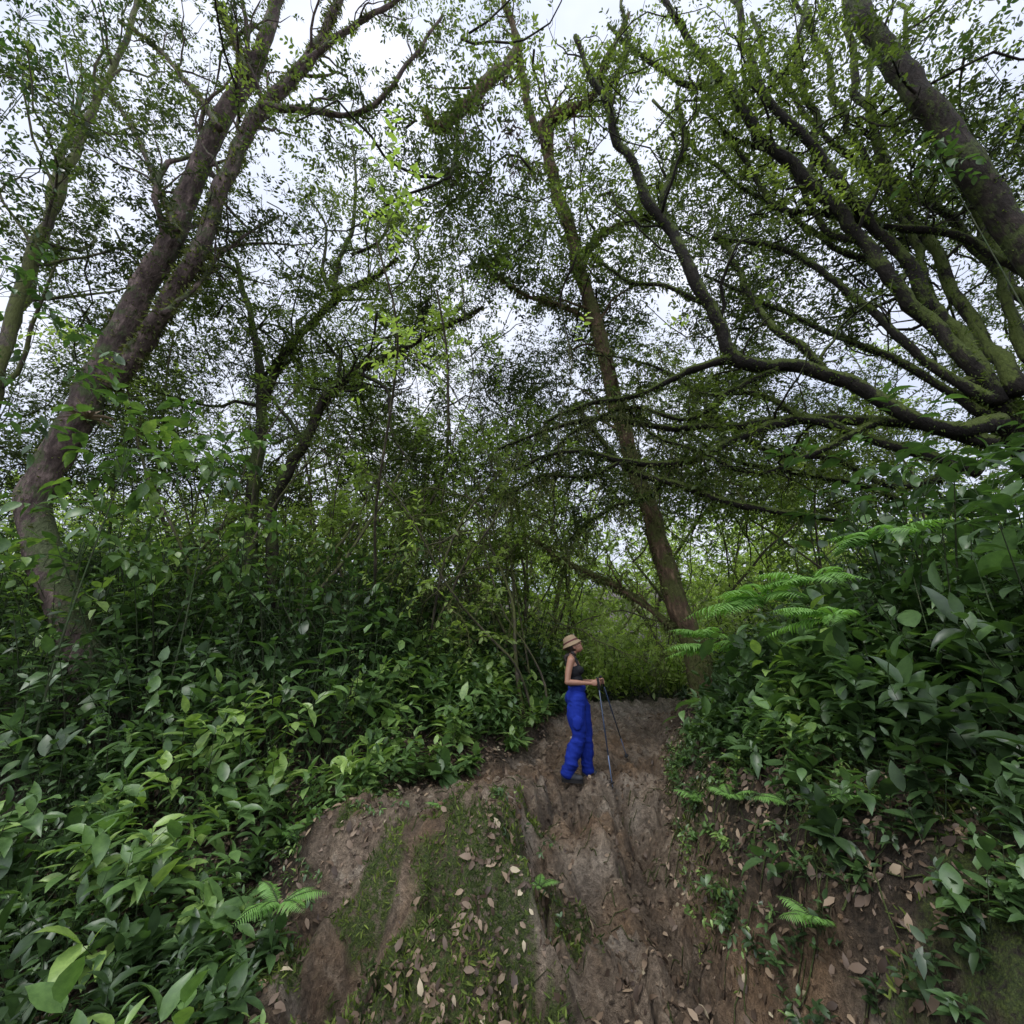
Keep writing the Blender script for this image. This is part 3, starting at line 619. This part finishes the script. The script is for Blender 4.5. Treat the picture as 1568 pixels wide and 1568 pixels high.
for i in range(110):
    y=rng.uniform(2.4,6.3);x=float(f_xr(y))+rng.uniform(.1,1.3);p=np.array(g(x,y,.04));d=nrm(np.array([rng.normal(-.3,.5),rng.normal(-.3,.5),.1]));pts=[p]
    for j in range(7): d=nrm(d+rng.normal(0,.35,3)-UP*.15);q=pts[-1]+d*rng.uniform(.03,.09);q[2]=max(min(q[2],H1(q[0],q[1])+.05),H1(q[0],q[1])+.005);pts.append(q)
    tube(A,catmull(np.array(pts),2),np.linspace(.006,.002,15)*rng.uniform(.4,1.4),5,0)
for i in range(260):
    x=rng.uniform(-1.5,2.2);y=rng.uniform(2.4,5.5);a=rng.uniform(0,3.14);l=rng.uniform(.04,.2)
    ts=np.linspace(-.5,.5,5);tube(A,np.array([g(x+math.cos(a)*l*t,y+math.sin(a)*l*t+.02*t*t,.012) for t in ts]),np.full(5,rng.uniform(.002,.005)),4,0)
A.build('fallen_twigs',[B_dark])
# ------------------------------------------------------------------ hiker
def flat(name,c,rough=.7,spec=.3,c2=None,sc=60,bump=0):
    m,nt,out=newmat(name); b=nt.nodes.new('ShaderNodeBsdfPrincipled')
    tc=nt.nodes.new('ShaderNodeTexCoord').outputs['Object']
    nz_=noise(nt,sc,4,.6,tc)
    nt.links.new(mixc(nt,nz_,c,c2 or tuple(v*.75 for v in c)),b.inputs['Base Color'])
    b.inputs['Roughness'].default_value=rough;b.inputs['Specular IOR Level'].default_value=spec
    if bump:
        bp=nt.nodes.new('ShaderNodeBump');bp.inputs['Strength'].default_value=bump;bp.inputs['Distance'].default_value=.01
        nt.links.new(nz_,bp.inputs['Height']);nt.links.new(bp.outputs[0],b.inputs['Normal'])
    nt.links.new(b.outputs[0],out.inputs[0]);return m
S_skin=flat('skin',(.34,.18,.115),.5,.4,(.28,.14,.085),12)
S_top=flat('black_fabric',(.012,.012,.014),.8)
S_tr=flat('blue_fabric',(.012,.032,.27),.85,.15,(.007,.018,.17),14,.3)
S_hat=flat('beige_hat_fabric',(.30,.22,.13),.85,.2,(.20,.145,.09),40)
S_band=flat('hat_band',(.10,.03,.03),.8)
S_hair=flat('dark_hair',(.015,.01,.008),.5,.4,(.03,.02,.015),80)
S_boot=flat('boot_leather',(.045,.05,.055),.7,.3,(.03,.03,.03),30)
S_sole=flat('boot_sole',(.015,.014,.013),.8)
S_pole=flat('pole_shaft',(.03,.05,.09),.35,.5)
S_grip=flat('pole_grip',(.02,.02,.02),.8)
S_low=flat('pole_lower',(.12,.18,.3),.3,.6)
S_lip=flat('lip',(.30,.09,.08),.5)
S_eyew=flat('eye_white',(.7,.68,.65),.3); S_eye=flat('eye_iris',(.02,.01,.006),.2)
def ell(A,c,r,R=None,seg=20,rings=12,mat=0):
    th=np.linspace(0,np.pi,rings+1)[1:-1];ph=np.arange(seg)*2*np.pi/seg
    V=np.stack([np.sin(th)[:,None]*np.cos(ph)[None],np.sin(th)[:,None]*np.sin(ph)[None],np.cos(th)[:,None]+0*ph[None]],-1).reshape(-1,3)
    V=np.vstack([V,[0,0,1],[0,0,-1]])*np.array(r)
    if R is not None: V=V@np.array(R).T
    V=V+np.array(c); k=rings-1
    i=np.arange(k-1)[:,None]*seg;j=np.arange(seg)[None];j2=(j+1)%seg
    Q=np.stack([i+j,i+seg+j,i+seg+j2,i+j2],-1).reshape(-1,4);jj=np.arange(seg)
    T=np.vstack([np.stack([np.full(seg,k*seg),jj,(jj+1)%seg],-1),np.stack([np.full(seg,k*seg+1),(k-1)*seg+(jj+1)%seg,(k-1)*seg+jj],-1)])
    A.add(V,Q,T,mat)
def chain(A,pts,rads,n=6,seg=16,mat=0):
    C=catmull(np.array(pts,float),n) if len(pts)>2 else np.linspace(pts[0],pts[1],n+1)
    R=np.interp(np.linspace(0,len(pts)-1,len(C)),np.arange(len(pts)),rads)
    tube(A,C,R,seg,mat)
    ell(A,C[0],[R[0]]*3,None,seg,8,mat);ell(A,C[-1],[R[-1]]*3,None,seg,8,mat)
hiker=bpy.data.objects.new('hiker',None);bpy.context.scene.collection.objects.link(hiker)
def voxel(A,name,mats,vs=.006,smooth=4,disp=None):
    ob=A.build(name+'_src',mats)
    m=ob.modifiers.new('r','REMESH');m.mode='VOXEL';m.voxel_size=vs;m.use_smooth_shade=True
    sm=ob.modifiers.new('s','SMOOTH');sm.iterations=smooth;sm.factor=.5
    dg=bpy.context.evaluated_depsgraph_get();me=bpy.data.meshes.new_from_object(ob.evaluated_get(dg))
    if disp is not None:
        n=len(me.vertices);co=np.empty(n*3,np.float32);me.vertices.foreach_get('co',co);co=co.reshape(-1,3)
        no=np.empty(n*3,np.float32);me.vertices.foreach_get('normal',no);no=no.reshape(-1,3)
        co=co+no*disp(co)[:,None];me.vertices.foreach_set('co',co.astype(np.float32).ravel())
    me.polygons.foreach_set('use_smooth',np.full(len(me.polygons),True))
    bpy.data.objects.remove(ob)
    o=bpy.data.objects.new(name,me);bpy.context.scene.collection.objects.link(o);o.parent=hiker
    if not me.materials:
        for mm in mats: me.materials.append(mm)
    return o
hx,hy=.86,6.1;yaw=math.radians(-12)
hz=float(np.max(H(np.array([hx-.15,hx,hx+.1]),np.array([hy-.1,hy,hy+.1]))))-.01
hiker.location=(hx,hy,hz);hiker.rotation_euler=(0,0,yaw)
def l2w(p):
    c,s=math.cos(yaw),math.sin(yaw);return np.array([hx+c*p[0]-s*p[1],hy+s*p[0]+c*p[1],hz+p[2]])
def w2l(p):
    c,s=math.cos(yaw),math.sin(yaw);q=np.array(p)-[hx,hy,hz];return np.array([c*q[0]+s*q[1],-s*q[0]+c*q[1],q[2]])
def tilt(deg):
    a=math.radians(deg);return np.array([[math.cos(a),0,-math.sin(a)],[0,1,0],[math.sin(a),0,math.cos(a)]])
hc=np.array([-.02,0,1.565]);Ry=tilt(38);RH=tilt(24)
def hp(x,y,z): return hc+Ry@np.array([x,y,z])
def hq(x,y,z): return hc+RH@np.array([x-.01,y,z])
HR=np.array([.255,-.13,1.10]);HL=np.array([.30,.12,1.13])
tipR=l2w([.36,-.17,0]);tipR[2]=H1(tipR[0],tipR[1]);tipR=w2l(tipR)
tipL=l2w([.58,.8,0]);tipL[2]=H1(tipL[0],tipL[1]);tipL=w2l(tipL)
A=Acc()
ell(A,hp(0,0,.02),(.095,.076,.098),Ry);ell(A,hp(.028,0,-.045),(.062,.056,.065),Ry)
ell(A,hp(.055,0,-.088),(.026,.028,.02),Ry)
ell(A,hp(.094,0,-.02),(.021,.012,.018),Ry);ell(A,hp(.088,0,.0),(.01,.008,.024),Ry)
ell(A,hp(.082,0,-.058),(.012,.022,.009),Ry)
ell(A,hp(.078,0,.028),(.016,.05,.01),Ry)
for s in(-1,1):
    ell(A,hp(-.005,.076*s,-.02),(.017,.008,.03),Ry); ell(A,hp(.05,.04*s,-.035),(.03,.02,.025),Ry)
chain(A,[(-.06,0,1.36),(-.05,0,1.43),(-.03,0,1.50)],[.07,.052,.05])
ell(A,(-.04,0,1.27),(.098,.14,.15));ell(A,(-.02,0,1.1),(.09,.122,.13));ell(A,(-.01,0,1.0),(.10,.14,.1))
chain(A,[(-.055,-.155,1.375),(-.055,0,1.40),(-.05,.155,1.375)],[.048,.06,.048])
def arm(s,H_,el):
    sh=np.array([-.055,.172*s,1.375]);wr=H_+np.array([-.075,-.005*s,-.005])
    chain(A,[sh,(sh+el)/2+[-.008,0,0],el],[.048,.043,.034]);chain(A,[el,el*.6+wr*.4,wr],[.036,.034,.021])
    ell(A,H_+[-.028,0,0.0],(.044,.017,.038))
arm(-1,HR,np.array([-.11,-.215,1.11]));arm(1,HL,np.array([-.03,.21,1.11]))
def hand(H_,tip,s):
    top=H_+np.array([.022,0,0]);ax=nrm(top-tip)
    u=nrm(np.cross(ax,[0,1,0.]));u=u if u[0]>0 else -u;v=np.cross(ax,u)
    lens=[3.3,3.7,3.5,2.9]
    for i in range(4):
        o=top+ax*(.026-.018*i);pts=[]
        for kx in range(6):
            an=math.pi*.9+(-1 if s<0 else 1)*lens[i]*kx/5
            pts.append(o+(u*math.cos(an)+v*math.sin(an))*.0235)
        chain(A,pts,[.0085,.0085,.008,.0078,.0072,.0065],3,8)
    pts=[H_+ax*.02+np.array([-.03,0,0]),top+ax*.036-u*.018-v*.012*s,top+ax*.044-v*.024*s,top+ax*.046+u*.014-v*.018*s]
    chain(A,pts,[.012,.0105,.0095,.008],3,8)
hand(HR,tipR,-1);hand(HL,tipL,1)
voxel(A,'body',[S_skin],.005,3)
A=Acc()
for s in(-1,1): ell(A,hp(.078,.03*s,.002),(.012,.013,.009),Ry)
A.build('eyes',[S_eyew],parent=hiker);A=Acc()
for s in(-1,1): ell(A,hp(.088,.03*s,.002),(.005,.006,.006),Ry)
A.build('irises',[S_eye],parent=hiker);A=Acc();ell(A,hp(.09,0,-.059),(.007,.02,.006),Ry);A.build('lips',[S_lip],parent=hiker)
A=Acc()
ell(A,(-.04,0,1.25),(.112,.150,.13));ell(A,(-.02,0,1.12),(.098,.130,.12));ell(A,(-.012,0,1.06),(.108,.142,.06));ell(A,(.035,-.06,1.26),(.06,.062,.06));ell(A,(.035,.06,1.26),(.06,.062,.06))
for s in(-1,1): chain(A,[(.03,.085*s,1.32),(-.02,.09*s,1.425),(-.09,.07*s,1.40),(-.125,.05*s,1.33)],[.02,.017,.017,.022])
voxel(A,'tank_top',[S_top],.006,4,lambda c:.004*(fbm(c[:,0]*20,c[:,1]*20,c[:,2]*28,s=2,o=2)-.5))
A=Acc()
ell(A,(-.008,0,1.03),(.118,.155,.09));ell(A,(-.025,0,.93),(.14,.18,.13))
chain(A,[(-.01,-.085,.90),(-.03,-.10,.72),(-.005,-.10,.50),(-.09,-.11,.28),(-.165,-.115,.10)],[.118,.115,.088,.092,.082])
chain(A,[(-.005,.085,.90),(.04,.095,.72),(.075,.10,.50),(.07,.10,.28),(.07,.105,.10)],[.118,.110,.088,.09,.08])
ell(A,(-.01,-.205,.64),(.06,.025,.08));ell(A,(.05,.19,.62),(.05,.022,.07))
def fold(c):
    b=np.exp(-((c[:,2]-.45)/.1)**2)+np.exp(-((c[:,2]-.17)/.09)**2)+.6*np.exp(-((c[:,2]-.85)/.08)**2)
    return .045*b*(fbm(c[:,0]*9+c[:,2]*14,c[:,1]*9+c[:,2]*5,c[:,2]*18,s=6,o=2)-.5)+.045*(fbm(c[:,0]*9+c[:,2]*4,c[:,1]*9,c[:,2]*6,s=8,o=3)-.5)
voxel(A,'trousers',[S_tr],.007,4,fold)
for nm,(bx,by,a_) in {'boot_right':(-.165,-.115,-.1),'boot_left':(.07,.105,.15)}.items():
    A=Acc();c,s=math.cos(a_),math.sin(a_);Rz=np.array([[c,-s,0],[s,c,0],[0,0,1]])
    q=lambda x,y,z:np.array([bx,by,0])+Rz@np.array([x,y,z])
    chain(A,[q(-.005,0,.16),q(-.005,0,.07)],[.054,.05]);ell(A,q(-.03,0,.05),(.055,.045,.05),Rz);ell(A,q(.06,0,.05),(.07,.048,.045),Rz);ell(A,q(.13,0,.04),(.06,.048,.036),Rz)
    voxel(A,nm,[S_boot],.006,3)
    A=Acc();n=28;an=np.arange(n)*2*np.pi/n
    ox=.055+.135*np.cos(an);oy=.05*np.sin(an)*(.85+.15*np.cos(an));b0=np.array([q(a1,b1,-.012) for a1,b1 in zip(ox,oy)]);b1=np.array([q(a1,b1,.022) for a1,b1 in zip(ox,oy)])
    V_=np.vstack([b0,b1,q(.055,0,-.012)[None],q(.055,0,.022)[None]]);j=np.arange(n);j2=(j+1)%n
    A.add(V_,np.stack([j,j2,n+j2,n+j],-1),np.vstack([np.stack([j2,j,0*j+2*n],-1),np.stack([n+j,n+j2,0*j+2*n+1],-1)]))
    A.build(nm+'_sole',[S_sole],False,hiker)
A=Acc();ell(A,hp(-.022,0,.02),(.085,.083,.095),Ry);ell(A,hp(-.07,0,-.06),(.04,.06,.06),Ry);chain(A,[hp(-.08,0,-.06),(-.135,0,1.43),(-.125,-.01,1.35)],[.035,.03,.014])
voxel(A,'hair',[S_hair],.006,3)
A=Acc();prof=[(.0,.125),(.05,.122),(.078,.108),(.09,.08),(.098,.045),(.103,.03),(.118,.012),(.135,-.012),(.137,-.017),(.130,-.018),(.115,.003),(.1,.018),(.095,.03)]
seg=40;ph=np.arange(seg)*2*np.pi/seg;V_=[]
for r_,z_ in prof:
    for p_ in ph:
        r2=r_*(1+(.04*math.sin(3*p_) if r_>.11 else 0)); V_.append(hq(-.005+r2*math.cos(p_)*1.04,r2*math.sin(p_)*.93,z_+.03+(.008*math.sin(2*p_+1) if r_>.11 else 0)))
i=np.arange(len(prof)-1)[:,None]*seg;j=np.arange(seg)[None];j2=(j+1)%seg
A.add(np.array(V_),np.stack([i+j,i+j2,i+seg+j2,i+seg+j],-1).reshape(-1,4));A.build('bucket_hat',[S_hat],parent=hiker)
A=Acc();V_=[]
for r_,z_ in[(.1035,.032),(.1005,.05)]:
    for p_ in ph: V_.append(hq(-.005+r_*math.cos(p_)*1.06,r_*math.sin(p_)*.95,z_+.03))
A.add(np.array(V_),np.stack([j[0],j2[0],seg+j2[0],seg+j[0]],-1));A.build('hat_band',[S_band],parent=hiker)
for nm,Hh,tip in(('trekking_pole_right',HR,tipR),('trekking_pole_left',HL,tipL)):
    A=Acc();top=Hh+np.array([.022,0,0]);ax=nrm(top-tip);t0=top+ax*.07
    tube(A,np.array([t0,t0-ax*.02,t0-ax*.15]),[.015,.017,.013],12,0)
    tube(A,np.array([t0-ax*.15,tip+ax*.35]),[.009,.008],10,1);tube(A,np.array([tip+ax*.37,tip+ax*.03]),[.0065,.006],10,2);tube(A,np.array([tip+ax*.04,tip-ax*.01]),[.005,.002],8,0)
    tube(A,np.array([tip+ax*.075,tip+ax*.068]),[.03,.033],14,0)
    an=np.linspace(0,6.28,16);sp=np.array([t0-ax*.02+np.array([-.02*math.sin(v),.03*math.sin(v),-.06*(1-math.cos(v))]) for v in an]);tube(A,sp,np.full(16,.004),5,0)
    A.build(nm,[S_grip,S_pole,S_low],parent=hiker)
# ------------------------------------------------------------------ world, sun, camera
w=bpy.data.worlds.new('World');bpy.context.scene.world=w;w.use_nodes=True;nt=w.node_tree
bg=nt.nodes['Background'];sk=nt.nodes.new('ShaderNodeTexSky');sk.sky_type='NISHITA';sk.sun_disc=False;sk.sun_elevation=math.radians(64);sk.sun_rotation=math.radians(230);sk.dust_density=3
tc=nt.nodes.new('ShaderNodeTexCoord');sx=nt.nodes.new('ShaderNodeSeparateXYZ');nt.links.new(tc.outputs['Generated'],sx.inputs[0])
cl=noise(nt,2.2,5,.6,tc.outputs['Generated'],dist=.3)
g1=ramp(nt,cl,[(.3,(7.6,8.5,10.8)),(.68,(11.4,11.8,13.2))])
u=mth(nt,'ADD',mth(nt,'MULTIPLY',sx.outputs[1],-.45),mth(nt,'MULTIPLY',sx.outputs[2],.55))
zf=ramp(nt,mth(nt,'MAXIMUM',u,0.),[(0,(1.02,1.02,1.02)),(.38,(1.1,1.1,1.1)),(.52,(2.1,2.1,2.1)),(1,(2.4,2.4,2.4))])  # sky brightened overhead and behind the camera as added fill light
ov=mixc(nt,1.,g1,zf,'MULTIPLY')
nt.links.new(mixc(nt,.88,sk.outputs[0],ov),bg.inputs[0]);bg.inputs[1].default_value=.1
sl=bpy.data.lights.new('sun','SUN');sl.energy=1.5;sl.angle=math.radians(15);sl.color=(1,.97,.92);so=bpy.data.objects.new('sun',sl);bpy.context.scene.collection.objects.link(so);so.rotation_euler=(math.radians(26),0,math.radians(-50))
cd=bpy.data.cameras.new('camera');cd.sensor_width=36;cd.lens=36*F/1568;cd.clip_start=.05;cd.clip_end=500
co=bpy.data.objects.new('camera',cd);bpy.context.scene.collection.objects.link(co);co.location=(0,0,CZ);co.rotation_euler=(math.radians(90)+PITCH,0,0)
sc=bpy.context.scene;sc.camera=co
sc.view_settings.view_transform='Standard';sc.view_settings.look='None';sc.view_settings.exposure=0
